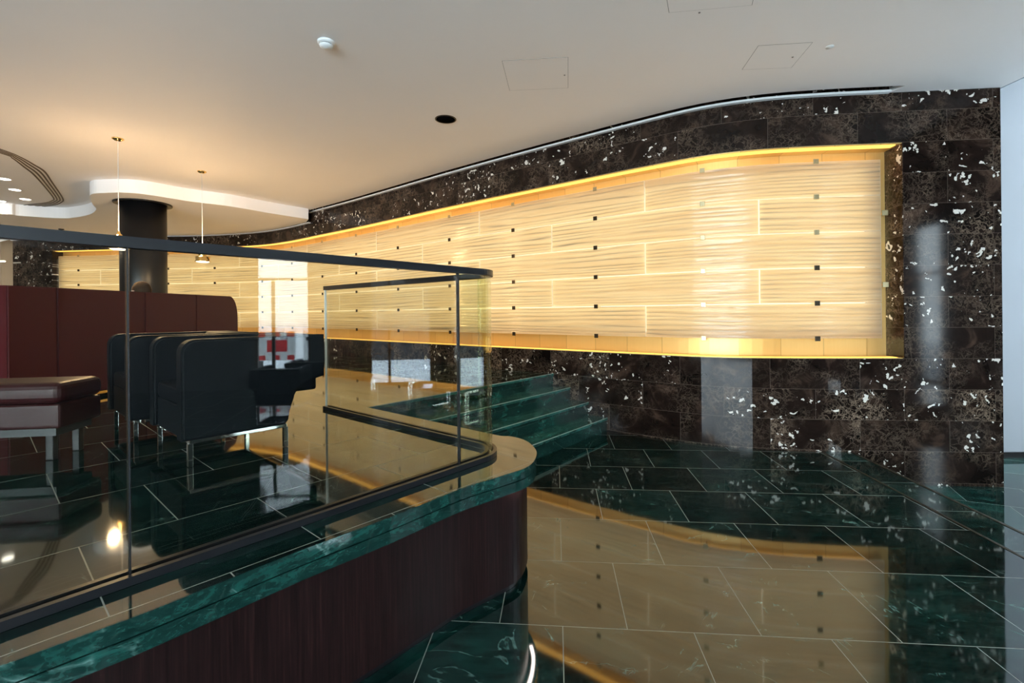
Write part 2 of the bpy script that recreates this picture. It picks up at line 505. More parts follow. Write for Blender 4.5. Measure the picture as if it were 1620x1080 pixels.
M['wood'] = wenge('wenge_veneer')
M['rail'] = simple('black_steel', (.010, .011, .014), .35, .3)
M['glass'] = clear_glass('clear_glass', (.97, .98, .945), 1.6)
M['glass_c'] = clear_glass('curved_glass', (.93, .955, .84), 1.55)
M['cast'] = cast_glass('cream_cast_glass')
me_, nte, oute = newmat('pale_edge_highlight')
te = N(nte, 'ShaderNodeBsdfTranslucent'); te.inputs[0].default_value = (1, .97, .88, 1); ge = N(nte, 'ShaderNodeBsdfDiffuse'); ge.inputs[0].default_value = (.95, .95, .9, 1)
mxe = N(nte, 'ShaderNodeAddShader'); L(nte, te.outputs[0], mxe.inputs[0]); L(nte, ge.outputs[0], mxe.inputs[1]); mxf = N(nte, 'ShaderNodeMixShader'); mxf.inputs[0].default_value = .2; L(nte, te.outputs[0], mxf.inputs[1]); L(nte, ge.outputs[0], mxf.inputs[2]); L(nte, mxf.outputs[0], oute.inputs[0])
M['cast_edge'] = me_  # paler border colour stands in for light caught by the slab edges
M['backlight'] = emit('added_backlight', (1.0, .80, .50), 1.15)
M['led'] = emit('led_strip', (1.0, .50, .09), 1.15)
M['lamp'] = emit('lamp_glow', (1.0, .88, .70), 4.0)
M['clip_pale'] = simple('pale_brass', (.50, .42, .24), .3, .6)
M['red_dark'] = simple('dark_oxblood', (.026, .003, .004), .4, spec=.25)
M['spot'] = emit('spot_glow', (1.0, .92, .80), 6.0)
M['skin'] = simple('skin', (.55, .33, .24), .5)
M['hair'] = simple('brown_hair', (.045, .027, .015), .9, spec=.1, bump=.6, bscale=60)
M['cloth'] = simple('dark_wool', (.03, .035, .05), .9)
M['plastic'] = simple('white_plastic', (.78, .80, .80), .4)
M['grey'] = simple('dark_grey', (.025, .027, .03), .5)

# ------------------------------------------------------------------ the curved marble wall in plan (left to right)
sl = [(-13.0, 12.75), aty(125, 430, 12.55), aty(195, 428, 12.4), aty(266.5, 427, 12.35), aty(340.4, 425, 12.28), aty(415.6, 446, 11.92), aty(463, 440, 11.35),
      (-4.15, 10.56), (-3.13, 9.74), (-2.066, 8.84), (-1.01, 7.936), (.035, 7.078), (1.09, 6.245), (1.60, 5.855), (2.157, 5.47), (2.68, 5.27), (3.261, 5.175), (3.90, 5.117), (4.60, 5.053), (5.3, 4.99)]
S = catmull(sl, 8)
SA = arcs(S)


def at_arc(s):
    s = max(0, min(SA[-1] - 1e-6, s))
    for i in range(len(SA) - 1):
        if SA[i + 1] >= s:
            t = (s - SA[i]) / (SA[i + 1] - SA[i]); break
    p = S[i].lerp(S[i + 1], t)
    a = S[max(i - 1, 0)]; b = S[min(i + 2, len(S) - 1)]
    d = (b - a).normalized()
    return p, Vector((d.y, -d.x))          # point and normal towards the room


def arc_px(x, off=0.0):
    """arc position seen at image column x on the curve shifted by off towards the room"""
    X, _ = ray(x, 420)
    best = None
    for k in range(0, 6000):
        s = SA[-1] * k / 6000
        if best is not None and False: break
        p, n = at_arc(s)
        q = p + n * off
        e = abs(q.x / q.y - X)
        if best is None or e < best[0]: best = (e, s)
    return best[1]


def curve(s0, s1, off, step=.12):
    n = max(1, int(math.ceil((s1 - s0) / step)))
    ss = [s0 + (s1 - s0) * k / n for k in range(n + 1)]
    out = []
    for s in ss:
        p, nn = at_arc(s); out.append(p + nn * off)
    return out, ss


def wall_band(name, s0, s1, z0, z1, off, thick, mat, parent=None, nz=1):
    a, ss = curve(s0, s1, off); b, _ = curve(s0, s1, off - thick)
    n = len(a); vs, uv, fs = [], [], []
    for l in (a, b):
        for k in range(nz + 1):
            z = z0 + (z1 - z0) * k / nz
            for i, p in enumerate(l):
                vs.append((p.x, p.y, z)); uv.append((ss[i], z))
    R_ = (nz + 1) * n
    for k in range(nz):
        for i in range(n - 1):
            fs.append((k * n + i, k * n + i + 1, (k + 1) * n + i + 1, (k + 1) * n + i))
            fs.append((R_ + k * n + i + 1, R_ + k * n + i, R_ + (k + 1) * n + i, R_ + (k + 1) * n + i + 1))
    for i in range(n - 1):
        fs.append((i + 1, i, R_ + i, R_ + i + 1)); t = nz * n
        fs.append((t + i, t + i + 1, R_ + t + i + 1, R_ + t + i))
    for k in range(nz):
        fs.append((k * n, (k + 1) * n, R_ + (k + 1) * n, R_ + k * n))
        fs.append((k * n + n - 1, R_ + k * n + n - 1, R_ + (k + 1) * n + n - 1, (k + 1) * n + n - 1))
    return link(name, fromdata(name, vs, fs, uv), mat, parent)


FO, BO = .13, -.14           # face and niche back, measured from the slab line
NZ0, NZ1 = .970, 3.196
sE = arc_px(1585, FO); sN1 = arc_px(1430, FO); sN0 = arc_px(83, FO)
s_end = arc_px(1394); s_beg = arc_px(93)
wall = empty('wall_back', (0, 0, 0)); struct(wall)
wall_band('marble_below_niche', 0, sE, LO, NZ0, FO, .40, M['wall'], wall)
wall_band('marble_above_niche', 0, sE, NZ1, C + .2, FO, .40, M['wall'], wall)
wall_band('marble_right_of_niche', sN1, sE, NZ0, NZ1, FO, .40, M['wall'], wall)
wall_band('marble_left_of_niche', 0, sN0, NZ0, NZ1, FO, .40, M['wall'], wall)
wall_band('niche_back', sN0 - .02, sN1 + .02, NZ0 - .02, NZ1 + .02, BO, .05, M['gold'], wall)
wall_band('niche_soffit', sN0, sN1, NZ1 - .012, NZ1 + .01, FO - .015, FO - .015 - BO, M['gold'], wall)
wall_band('niche_sill', sN0, sN1, NZ0 - .01, NZ0 + .006, FO - .015, FO - .015 - BO, M['gold'], wall)
# reveal at the right end of the niche, in marble
p1, n1 = at_arc(sN1)
a_, b_ = p1 + n1 * FO, p1 + n1 * BO
tdir = Vector((-n1.y, n1.x)) * -1
dd = Vector((-n1.y, n1.x)) * -.008
a_, b_ = a_ + dd, b_ + dd
vs = [(a_.x, a_.y, NZ0), (b_.x, b_.y, NZ0), (b_.x, b_.y, NZ1 - .01), (a_.x, a_.y, NZ1 - .01)]
vs += [(v[0] - dd.x * .8, v[1] - dd.y * .8, v[2]) for v in vs]
me = fromdata('niche_reveal', [Vector(v) for v in vs], [(0, 1, 2, 3), (7, 6, 5, 4), (0, 4, 5, 1), (1, 5, 6, 2), (2, 6, 7, 3), (3, 7, 4, 0)],
              [(.5, NZ0), (.5 + FO - BO, NZ0), (.5 + FO - BO, NZ1), (.5, NZ1)] * 2)
link('niche_reveal', me, M['wall'], wall)

# lights inside the niche
for nm, z0, z1, off_, w_, lab in (('led_strip', NZ0 + .006, NZ0 + .012, FO - .03, .075, 'glowing warm light strip along the sill of the long wall niche'),
                        ('led_strip', NZ1 - .020, NZ1 - .012, FO - .03, .085, 'glowing warm light strip under the top of the long wall niche')):
    o = wall_band(nm, sN0 + .05, sN1 - .05, z0, z1, off_, w_, M['led'])
    tag(o, lab, 'light strip', 'light strips in the wall niche')
hp = .378; zt = 3.062
rows = [zt - k * hp for k in range(6)]           # seams between the rows
o = wall_band('added_backlight_panel', s_beg + .06, s_end - .10, rows[5] + .06, rows[0] - .06, BO + .03, .02, M['backlight'])  # added glowing sheet, makes the slabs shine evenly from behind
tag(o, 'long luminous panel added behind the cream glass slabs of the wall niche', 'light panel')

# ------------------------------------------------------------------ cast-glass slabs
colx = [125, 195, 266.5, 340.4, 415.6, 463, 511, 564.8, 630.8, 712.3, 813.2, 943.2, 1112.5, 1291]
cs = [arc_px(x) for x in colx]
joints = [(cs[i] + cs[i + 1]) / 2 for i in range(len(cs) - 1)]
ordn = ['first', 'second', 'third', 'fourth', 'fifth', 'sixth', 'seventh', 'eighth', 'ninth', 'tenth', 'eleventh', 'twelfth', 'thirteenth', 'fourteenth', 'fifteenth', 'sixteenth']
rown = ['top', 'second', 'middle', 'fourth', 'bottom']


def slab(s0, s1, z0, z1, mat):
    """rippled thick slab following the curve"""
    step = .06
    nu = max(4, int((s1 - s0) / step)); nv = 14
    bw = .005
    us = [s0, s0 + bw] + [s0 + bw + (s1 - s0 - 2 * bw) * k / (nu - 2) for k in range(1, nu - 1)] + [s1]
    zs = [z0, z0 + bw] + [z0 + bw + (z1 - z0 - 2 * bw) * k / (nv - 2) for k in range(1, nv - 1)] + [z1]
    vs, uv, fs, mi = [], [], [], []
    th = .016
    for side in (0, 1):
        for j in range(nv + 1):
            z = zs[j]
            for i in range(nu + 1):
                s = us[i]
                p, n = at_arc(s)
                edge = 1 if (1 < j < nv - 1 and 1 < i < nu - 1) else 0
                r = (noise.noise(Vector((s * .9 + z0 * 9, z * 14, 3.1))) * .004) * edge
                q = p + n * ((th / 2 + r) if side == 0 else -th / 2)
                vs.append((q.x, q.y, z)); uv.append((s, z))
    A = (nu + 1) * (nv + 1)
    for j in range(nv):
        for i in range(nu):
            a = j * (nu + 1) + i
            fs.append((a, a + 1, a + nu + 2, a + nu + 1)); fs.append((A + a + 1, A + a, A + a + nu + 1, A + a + nu + 2))
            e_ = 1 if (i in (0, nu - 1) or j in (0, nv - 1)) else 0
            mi += [e_, e_]

    def rim(quad):
        k = len(vs); vs.extend(vs[q] for q in quad); uv.extend(uv[q] for q in quad); fs.append((k, k + 1, k + 2, k + 3)); mi.append(1)
    for i in range(nu):
        rim((i + 1, i, A + i, A + i + 1)); a = nv * (nu + 1) + i; rim((a, a + 1, A + a + 1, A + a))
    for j in range(nv):
        a = j * (nu + 1); rim((a, a + nu + 1, A + a + nu + 1, A + a)); a += nu; rim((a, A + a, A + a + nu + 1, a + nu + 1))
    o = link('glass_slab', fromdata('glass_slab', vs, fs, uv), mat, None, smooth=False)
    for p in o.data.polygons:
        p.use_smooth = p.index < 2 * nu * nv; p.material_index = mi[p.index]
    return o


for r in range(5):
    # joints at every second column midpoint, the odd rows shifted by one column
    start = (len(joints) - 2) % 2 if r % 2 == 0 else (len(joints) - 1) % 2
    js = [joints[i] for i in range(start, len(joints), 2)]
    ends = [s_beg] + [j for j in js if j - s_beg > .3] + [s_end]
    nsl = len(ends) - 1
    for k in range(nsl):
        o = slab(ends[k] + .004, ends[k + 1] - .004, rows[r + 1] + .0025, rows[r] - .0025, [M['cast'], M['cast_edge']])
        fr = nsl - 1 - k
        tag(o, 'rippled cream glass slab in the %s row, %s from the right end' % (rown[r], ordn[fr]), 'glass slab', 'rippled glass slabs in the wall niche')

# clips: a square plate on the front, a rod back to the wall
cn = ['top edge', 'first seam down', 'second seam down', 'third seam down', 'lowest seam', 'bottom edge']
for ci, s in enumerate(cs):
    for r in range(6):
        p, n = at_arc(s)
        t = Vector((-n.y, n.x)); ang = math.atan2(t.y, t.x)
        root = empty('slab_clip', (p.x + n.x * .018, p.y + n.y * .018, rows[r]), ang)
        bm = bmesh.new(); add_box(bm, (0, 0, 0), (.052, .012, .052), bevel=.003)
        for dx in (-.011, .011): add_cyl(bm, (dx, -.0055, 0), (dx, -.009, 0), .004, n=8)
        link('plate', bm_mesh('plate', bm), M['clip_pale'] if (r == 0 or ci == len(cs) - 2 or (ci == len(cs) - 1 and r < 3)) else M['bronze'], root)
        cylobj('rod', (0, .002, 0), (0, .15, 0), .005, M['brass'], root, n=10)
        tag(root, 'small square clip on the %s of the glass slabs, %s column from right' % (cn[r], ordn[len(cs) - 1 - ci]), 'clip', 'square clips holding the glass slabs')
for z, lab in ((rows[1] - hp / 2, 'upper'), (rows[3] - hp / 2, 'lower')):
    p, n = at_arc(s_end + .03); t = Vector((-n.y, n.x)); ang = math.atan2(t.y, t.x)
    root = empty('slab_clip', (p.x + n.x * .018, p.y + n.y * .018, z), ang)
    bm = bmesh.new(); add_box(bm, (0, 0, 0), (.06, .012, .055), bevel=.003); link('plate', bm_mesh('plate', bm), M['clip_pale'], root)
    cylobj('rod', (0, .002, 0), (0, .15, 0), .005, M['brass'], root, n=10)
    tag(root, 'pale brass clip on the right end of the glass slabs, %s of the two' % lab, 'clip', 'square clips holding the glass slabs')

# ------------------------------------------------------------------ floors


def uvp(u, v): return Vector((u * math.cos(TH) + v * math.sin(TH), -u * math.sin(TH) + v * math.cos(TH)))


face, fs_ = curve(0, sE, FO + .0, .15)
uE = 3.05
e1, e2 = uvp(uE, 5.32), uvp(uE, 2.2)
b1, b2 = uvp(2.75, 5.32), uvp(2.75, 2.2)
floor = prism('floor', [(-14, -7), (FAC, -7), (FAC, 2.2), tuple(e2), tuple(b2), tuple(b1), (1.6, 6.0), (-3, 9.9), (-14, 9.9)], -.2, 0)
struct(link('floor', floor, M['floor']))
struct(link('floor', prism('floor', [tuple(b2), tuple(e2), tuple(e1), tuple(b1)], -.2, 0.0), M['border']))
st = boxobj('trim_1', (*(uvp(2.745, 3.76)), .0012), (.02, 3.1, .003), M['bronze'], rz=-TH); struct(st)
st = boxobj('trim_2', (*(uvp(uE - .012, 3.76)), .0012), (.024, 3.1, .004), M['bronze'], rz=-TH); struct(st)
struct(link('floor', prism('floor', [tuple(e2), (FAC, 2.2), (FAC, 6.0), (4.8, 6.0), (3.0, 5.6), tuple(e1)], LO - .1, LO), M['floor_lo']))
# the two risers down from the hall
struct(boxobj('trim_3', (*(uvp(uE - .02, 3.76)), -.17), (.04, 3.12, .32), M['step'], rz=-TH))
struct(ribbon_solid('trim_4', [e2 + Vector((0, .004)), Vector((FAC, 2.204))], [e2 + Vector((0, .03)), Vector((FAC, 2.23))], LO, -.002, M['step']))

# ------------------------------------------------------------------ raised platform
edge_px = [(0, 1052), (207, 976), (332, 927), (480, 868), (617, 817), (727, 773), (790, 753), (835, 737), (848, 717), (840, 703), (827, 695), (807, 690), (785, 688)]
ep = [Vector((-3.9, -1.9)), Vector((-2.9, -.72)), Vector((-2.0, .28))] + [atz(x, y, P).to_2d() for x, y in edge_px] + [Vector((-.45, 3.536)), Vector((-.9, 3.924)), Vector((-1.288, 4.258))]
ED = catmull(ep, 6)
C0 = ED[-1]
sd = Vector((.63, .776)).normalized()          # direction of the stair nosings
sn = Vector((.776, -.63)).normalized()         # way down the stairs


def hit_face(o, d):
    best = None
    for a, b in zip(face, face[1:]):
        r_ = b - a; den = d.x * r_.y - d.y * r_.x
        if abs(den) < 1e-9: continue
        w = a - o; t = (w.x * r_.y - w.y * r_.x) / den; u = (w.x * d.y - w.y * d.x) / den
        if 0 <= u <= 1 and t > 0 and (best is None or t < best): best = t
    return o + d * best


PE = hit_face(C0, sd)
left_face = [p for p, s in zip(face, fs_) if p.x < PE.x]
back = [PE] + left_face[::-1]
plat_poly = [tuple(p) for p in ED] + [tuple(p) for p in back] + [(-13.6, 12.5), (-13.9, 8.0), (-13.9, -1.9)]
plat = empty('raised_platform', (-3, 3, 0))
tag(plat, 'raised lounge platform topped with polished green marble, clad in dark wood below', 'platform')


def reparent(o, root):
    o.parent = root; o.matrix_parent_inverse = Matrix.Translation(root.location).inverted(); return o


o = link('marble_top', prism('marble_top', plat_poly, P - .02, P), M['plat']); reparent(o, plat)
in0 = offset(ED, 0.0)
o = ribbon_solid('upper_nosing', offset(ED, .12), offset(ED, -.004), P - .052, P - .0005, M['nose']); reparent(o, plat)
o = ribbon_solid('nosing_groove', offset(ED, .12), offset(ED, .008), P - .058, P - .052, M['slot']); reparent(o, plat)
o = ribbon_solid('lower_nosing', offset(ED, .12), offset(ED, -.001), P - .108, P - .058, M['nose']); reparent(o, plat)
o = ribbon_solid('wood_panel', offset(ED, .10), offset(ED, .055), .045, P - .108, M['wood']); reparent(o, plat)
o = ribbon_solid('plinth', offset(ED, .12), offset(ED, .085), 0.001, .045, M['black']); reparent(o, plat)
A3 = arcs(ED)
# underside light at the rounded corner
corner = [p for p in offset(ED, .035) if p.x > -.02 and p.y < 2.95]
o = ribbon_solid('nosing_light', corner, offset(corner, -.018), P - .116, P - .108, emit('nosing_led', (1.0, .84, .76), 7.0)); reparent(o, plat)

# ------------------------------------------------------------------ stairs
stairs = empty('staircase', (C0.x, C0.y, 0))
tag(stairs, 'green marble steps up to the platform, between its rounded edge and the brown marble wall', 'stairs')
dside = Vector((.757, -.653)).normalized()


def side_start(k):
    """start of a nosing line, on the side of the platform"""
    q = C0 + sn * (.265 * k)
    # slide to the side plane, kept just outside the panel
    n = Vector((-dside.y, dside.x))
    off_ = (q - C0).dot(n)
    return q - sd * (off_ / sd.dot(n)) + sd * .0


for k in range(1, 4):
    z = P - .165 * k
    a0, a1 = side_start(k - 1), side_start(k)
    c0, c1 = hit_face(a0, sd), hit_face(a1, sd)
    poly = [a0 - sn * .02, a1, c1, c0 - sn * .02]
    bm = bmesh.new()
    me = prism('step', [tuple(p) for p in poly], 0.002, z - .03); bm.from_mesh(me)
    body = link('step', bm_mesh('step', bm), M['step']); reparent(body, stairs)
    poly2 = [a0 - sn * .02, a1 + sn * .012, c1 + sn * .012, c0 - sn * .02]
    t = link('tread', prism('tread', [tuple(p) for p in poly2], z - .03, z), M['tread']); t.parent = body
    t = ribbon_solid('tread_edge_glint', [a1 + sn * .006, c1 + sn * .006], [a1 + sn * .014, c1 + sn * .014], z - .006, z + .0006, M['edge']); t.parent = body
o = ribbon_solid('top_riser', [C0 - sn * .02, PE - sn * .02], [C0 + sn * 0.001, PE + sn * .001], P - .165, P - .03, M['step']); reparent(o, stairs)
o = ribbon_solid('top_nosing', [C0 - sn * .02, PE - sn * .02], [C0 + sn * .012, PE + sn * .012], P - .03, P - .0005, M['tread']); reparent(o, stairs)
o = ribbon_solid('top_edge_glint', [C0 + sn * .006, PE + sn * .006], [C0 + sn * .014, PE + sn * .014], P - .006, P + .0006, M['edge']); reparent(o, stairs)

# ------------------------------------------------------------------ glass balustrade
gl = empty('glass_balustrade', (-.3, 2.55, P))
tag(gl, 'frameless glass balustrade with black handrail along the edge of the raised platform', 'balustrade')
Q = Vector((-.039, 2.841)); d1 = Vector((.65, .76)).normalized(); d2 = Vector((-.757, .653)).normalized()
straight = catmull([(-3.953, -1.94), (-3.326, -1.161), (-2.448, -.07), (-1.82, .71), (-1.506, 1.101), (-1.189, 1.495), (-.73, 2.03), (-.286, 2.552)], 6)
rr_ = .22
cpt = Q - d1 * rr_ + d2 * rr_
arc = []
for k in range(15):
    a = math.pi / 2 * k / 14
    arc.append(cpt - d2 * rr_ * math.cos(a) + d1 * rr_ * math.sin(a))
backp = [Q + d2 * t for t in (.22, .5, .9, 1.4, 1.8, 2.09)]
RZ = 1.725


def sub(pts, a, b):
    return pts[a:b]


# the seams: far left one at image x 203, the next at x 726
iA = min(range(len(straight)), key=lambda i: (straight[i] - Vector((-1.189, 1.495))).length)
p_left = straight[:iA + 1]; p_main = straight[iA:]


def trim(pts, g0, g1):
    pts = [p.copy() for p in pts]
    if g0: pts[0] += (pts[1] - pts[0]).normalized() * g0
    if g1: pts[-1] += (pts[-2] - pts[-1]).normalized() * g1
    return pts


for nm, pts, mt in (('glass_panel', trim(p_left, 0, .004), 'glass'), ('glass_panel', trim(p_main, .004, .004), 'glass'),
                    ('curved_glass_panel', trim([straight[-1]] + arc, .004, .0), 'glass_c')):
    o = ribbon_solid(nm, offset(pts, .008), offset(pts, -.008), P + .012, RZ - .03, M[mt]); reparent(o, gl)
    for p in o.data.polygons: p.use_smooth = False
    if mt == 'glass_c': o['label'] = 'curved yellow-green corner panel'
pts = trim([arc[-1]] + backp[1:], .004, 0)
o = ribbon_solid('glass_panel', offset(pts, .008), offset(pts, -.008), P + .012, RZ - .03, M['glass']); reparent(o, gl)
full = straight + arc[1:] + backp[1:]
o = ribbon_solid('handrail', offset(full, .02), offset(full, -.02), RZ - .034, RZ, M['rail']); reparent(o, gl)
o = ribbon_solid('base_channel', offset(full, .034), offset(full, .013), P + .001, P + .028, M['rail']); reparent(o, gl)
o = ribbon_solid('base_channel', offset(full, -.013), offset(full, -.034), P + .001, P + .028, M['rail']); reparent(o, gl)
for p, w_ in ((straight[iA], .004), (straight[-1], .007)):
    o = boxobj('seam', (p.x, p.y, (P + .02 + RZ - .034) / 2), (w_, .017, RZ - .034 - P - .02), M['rail'], rz=math.atan2(d1.y, d1.x)); reparent(o, gl)
e = backp[-1]
o = boxobj('edge_trim', (e.x, e.y, (P + .02 + RZ - .034) / 2), (.006, .018, RZ - .034 - P - .02), M['plastic'], rz=math.atan2(d2.y, d2.x)); reparent(o, gl)

# ------------------------------------------------------------------ ceilings
s_slot1 = arc_px(1408, FO); s_step = arc_px(492, FO)
XE = 4.97
f_in, _ = curve(s_slot1, sE, FO - .03, .2)
f_out, _ = curve(s_step, s_slot1, FO + .155, .15)
poly = [(-14.2, -7), (XE, -7), (XE, f_in[-1].y)] + [tuple(p) for p in f_in[::-1]] + [tuple(f_out[-1] + Vector((.06, 0)))] + [tuple(p) for p in f_out[::-1]]
pst, nst = at_arc(s_step)
poly += [tuple(pst + nst * (FO - .03)), (-5.5, 11.6), (-14.2, 11.6)]
struct(link('ceiling', prism('ceiling', poly, C, C + .05), M['ceil']))
a, _ = curve(s_step, s_slot1, FO + .05, .15); b, _ = curve(s_step, s_slot1, FO - .02, .15)
struct(ribbon_solid('trim_5', b, a, C - .010, C + .012, M['soffit']))
a, _ = curve(s_step - .3, s_slot1 + .1, FO + .2, .15); b, _ = curve(s_step - .3, s_slot1 + .1, FO - .02, .15)
o = ribbon_solid('trim_6', b, a, C + .14, C + .16, M['slot']); struct(o)
struct(boxobj('ceiling', ((-14.2 + XE) / 2, 3.3, C + .22), (14.2 + XE, 20.6, .08), M['slot']))  # unseen black slab added above to stop sky light leaking into the slot
# lowered soffit
fz = CS
fp = [atz(x, y, fz).to_2d() for x, y in [(488, 346.7), (433, 338), (367, 326.7), (300, 318.3), (233, 307.7), (200, 304.7), (167, 305), (143, 308), (146, 322), (152, 331), (142, 339), (117, 344), (93, 345), (30, 341), (0, 338)]] + [Vector((-11.5, 8.9)), Vector((-14.2, 8.7))]
FP = catmull(fp, 6)
g_, _ = curve(0, s_step, FO + .10, .2)
poly = [tuple(p) for p in FP] + [(-14.2, 13.2)] + [tuple(p) for p in g_]
struct(link('ceiling', prism('ceiling', poly, fz, C + .03), M['ceil']))
a, _ = curve(.0, s_step, FO + .055, .2); b, _ = curve(0, s_step, FO - .02, .2)
struct(ribbon_solid('trim_7', b, a, fz - .010, fz + .010, M['soffit']))
a, _ = curve(.0, s_step - .12, FO + .10, .2); b, _ = curve(0, s_step - .12, FO + .055, .2)
struct(ribbon_solid('trim_8', b, a, fz + .06, fz + .08, M['slot']))
# grooves of the light coffer
go = [atz(x, y, C).to_2d() for x, y in [(0, 235), (33, 248), (55, 260), (72, 271), (83, 287), (100, 313), (98, 320), (83, 325), (50, 328), (0, 329)]]
gi = [atz(x, y, C).to_2d() for x, y in [(0, 242), (18, 250), (36, 264), (50, 275), (67, 293), (83, 313), (80, 317), (70, 320), (45, 322.5), (0, 326)]]
go = [Vector((-6.7, 5.2))] + go + [Vector((-12.5, 9.7))]; gi = [Vector((-6.95, 5.3))] + gi + [Vector((-12.5, 9.5))]
GO, GI = catmull(go, 6), catmull(gi, 6)
for k in range(4):
    t0, t1 = k / 3.6, k / 3.6 + .12
    o = ribbon_solid('trim_%d' % (9 + k), [a.lerp(b, t0) for a, b in zip(GO, GI)], [a.lerp(b, t1) for a, b in zip(GO, GI)], C - .006, C + .004, M['groove']); struct(o)
ins = [(p.x, p.y) for p in GI] + [(-12.5, 5.3)]

# ------------------------------------------------------------------ room shell beyond the frame
struct(boxobj('wall_left', (-14.1, 3, 2.2), (.2, 20.6, 5.2), M['tan']))
# far left bay with its light line
struct(boxobj('wall_far', (-8, 13.35, 2.2), (12.4, .15, 5.2), M['tan']))
o = boxobj('light_strip', (-13.5, 12.45, 2.93), (.9, .05, .03), M['lamp'])
tag(o, 'thin warm light strip high on the far left wall', 'light strip')
# white wall beyond the marble on the right, tall hall
struct(boxobj('wall_right', (6.3, 5.95, 2.8), (3.0, .2, 6.6), M['white']))
struct(boxobj('baseboard_right', (6.3, 5.84, LO + .035), (3.0, .02, .07), M['black']))
struct(boxobj('ceiling', (6.25, 1.0, 6.1), (2.7, 16, .1), M['white']))
struct(boxobj('wall_upper', (XE + .06, 1.0, 4.95), (.1, 16, 2.4), M['white']))
# facade: dark piers with openings between
yo = [(-8.9, -7.0, 0), (-7.0, -4.6, 1), (-4.6, -1.24, 0), (-1.24, -.165, 1), (-.165, 1.1, 0), (1.1, 2.4, 1), (2.4, 2.9, 0), (2.9, 5.85, 2), (5.85, 6.1, 0)]  # the tall hall window is unseen, added to light the white wall
nw = 0
for y0, y1, k in yo:
    cy = (y0 + y1) / 2; w_ = y1 - y0
    if k == 0:
        struct(boxobj('wall_front', (FAC + .1, cy, 2.8), (.2, w_, 6.6), M['grey']))
        continue
    top = 3.2 if k == 1 else 6.0
    z0 = 0.0 if k == 1 else LO
    if k == 1: struct(boxobj('wall_front', (FAC + .1, cy, (top + 6.1) / 2), (.2, w_, 6.1 - top), M['grey']))
    nw += 1
    wn = empty('window_%d' % nw, (FAC, cy, z0)); struct(wn)
    bm = bmesh.new(); fw = .05
    for yy in (y0 + fw / 2, y1 - fw / 2): add_box(bm, (.02, yy - cy, (top - z0) / 2), (.07, fw, top - z0))
    for zz in (fw / 2, 2.2 - z0, top - z0 - fw / 2): add_box(bm, (.02, 0, zz), (.07, w_, fw))
    if k == 1: add_box(bm, (.02, -w_ * .18, 1.1), (.07, .05, 2.2))
    else:
        for q in (-.5, .5): add_box(bm, (.02, q, (top - z0) / 2), (.07, .05, top - z0))
    link('window_frame', bm_mesh('window_frame', bm), M['bronze'], wn)
    boxobj('window_pane', (.03, 0, (top - z0) / 2), (.012, w_, top - z0), M['glass'], wn)
struct(boxobj('wall_rear', (-11.85, -7.1, 1.9), (4.7, .2, 4.4), M['tan']))
struct(boxobj('wall_rear', (4.25, -7.1, 2.8), (6.5, .2, 6.6), M['tan']))
struct(boxobj('wall_rear', (-4.25, -7.1, 3.75), (10.5, .2, .7), M['tan']))
struct(boxobj('wall_rear', (-4.25, -7.1, .1), (10.5, .2, .2), M['tan']))
wn = empty('window_5', (-4.25, -7.1, .2)); struct(wn)  # unseen window, widened and placed for the daylight it lets in
bm = bmesh.new()
for k in range(8): add_box(bm, (-5.22 + 10.44 * k / 7, 0, 1.6), (.06, .07, 3.2))
for zz in (.03, 3.17): add_box(bm, (0, 0, zz), (10.5, .07, .06))
link('window_frame', bm_mesh('window_frame', bm), M['bronze'], wn)
boxobj('window_pane', (0, .01, 1.6), (10.5, .012, 3.2), M['glass'], wn)

# ------------------------------------------------------------------ street outside the facade
struct(boxobj('ground', (15.5, 0, -.35), (16, 30, .5), simple('wet_pavement', (.55, .58, .62), .6)))
bld = empty('white_building', (15.6, -3.0, -.1)); tag(bld, 'pale building across the street seen reflected in the glass', 'building')
boxobj('wall', (1.5, 0, 4.5), (3, 4.0, 9.0), M['soffit'], bld)
for yy in (-1.3, 1.3):
    f = boxobj('window', (-.03, yy, 5.6), (.08, .9, 1.5), M['grey'], bld)
g3 = empty('added_dark_block', (14.4, -7.2, -.1)); tag(g3, 'narrow dark grey block added to hide bright sky, past the pale building', 'building')  # unseen block added to dim the sky reflected in the marble
boxobj('wall', (1.5, 0, 4.0), (3, 3.9, 8.0), M['grey'], g3)
for yy in (-1.1, 1.1): boxobj('window', (-.02, yy, 3.4), (.06, 1.0, 1.7), M['black'], g3)
g2 = empty('added_dark_block', (14.2, 8.1, -.1)); tag(g2, 'wide dark grey block added across the street to hide bright sky', 'building')  # unseen block added to cut the sky behind the windows
boxobj('wall', (1.5, 0, 4.0), (3, 18.0, 8.0), M['grey'], g2)
for yy in (-6, -3, 0, 3, 6): boxobj('window', (-.02, yy, 3.4), (.06, 1.2, 1.7), M['black'], g2)
for yy, lab in ((-1.75, 'construction barrier panel with red blocks, outside by the door'), (-.6, 'pale construction barrier with a grid, outside the door')):
    b = empty('barrier', (10.4, yy, -.1)); tag(b, lab, 'barrier', 'construction barriers on the street')
    boxobj('board', (0, 0, .78), (.04, .95, .75), M['plastic'], b)
    for dy in (-.42, .42): boxobj('foot', (0, dy, .2), (.35, .05, .4), M['grey'], b)
    rm = simple('signal_red', (.6, .03, .03), .4)
    if yy < -1:
        for dy in (-.36, 0, .36):
            for dz in (.48, 1.08): boxobj('red_block', (-.025, dy, dz), (.012, .17, .12), rm, b)
        boxobj('red_block', (-.025, .02, .78), (.012, .5, .3), rm, b)
    else:
        for i in range(5):
            boxobj('slot', (-.025, -.36 + .18 * i, .95), (.01, .1, .09), M['grey'], b)
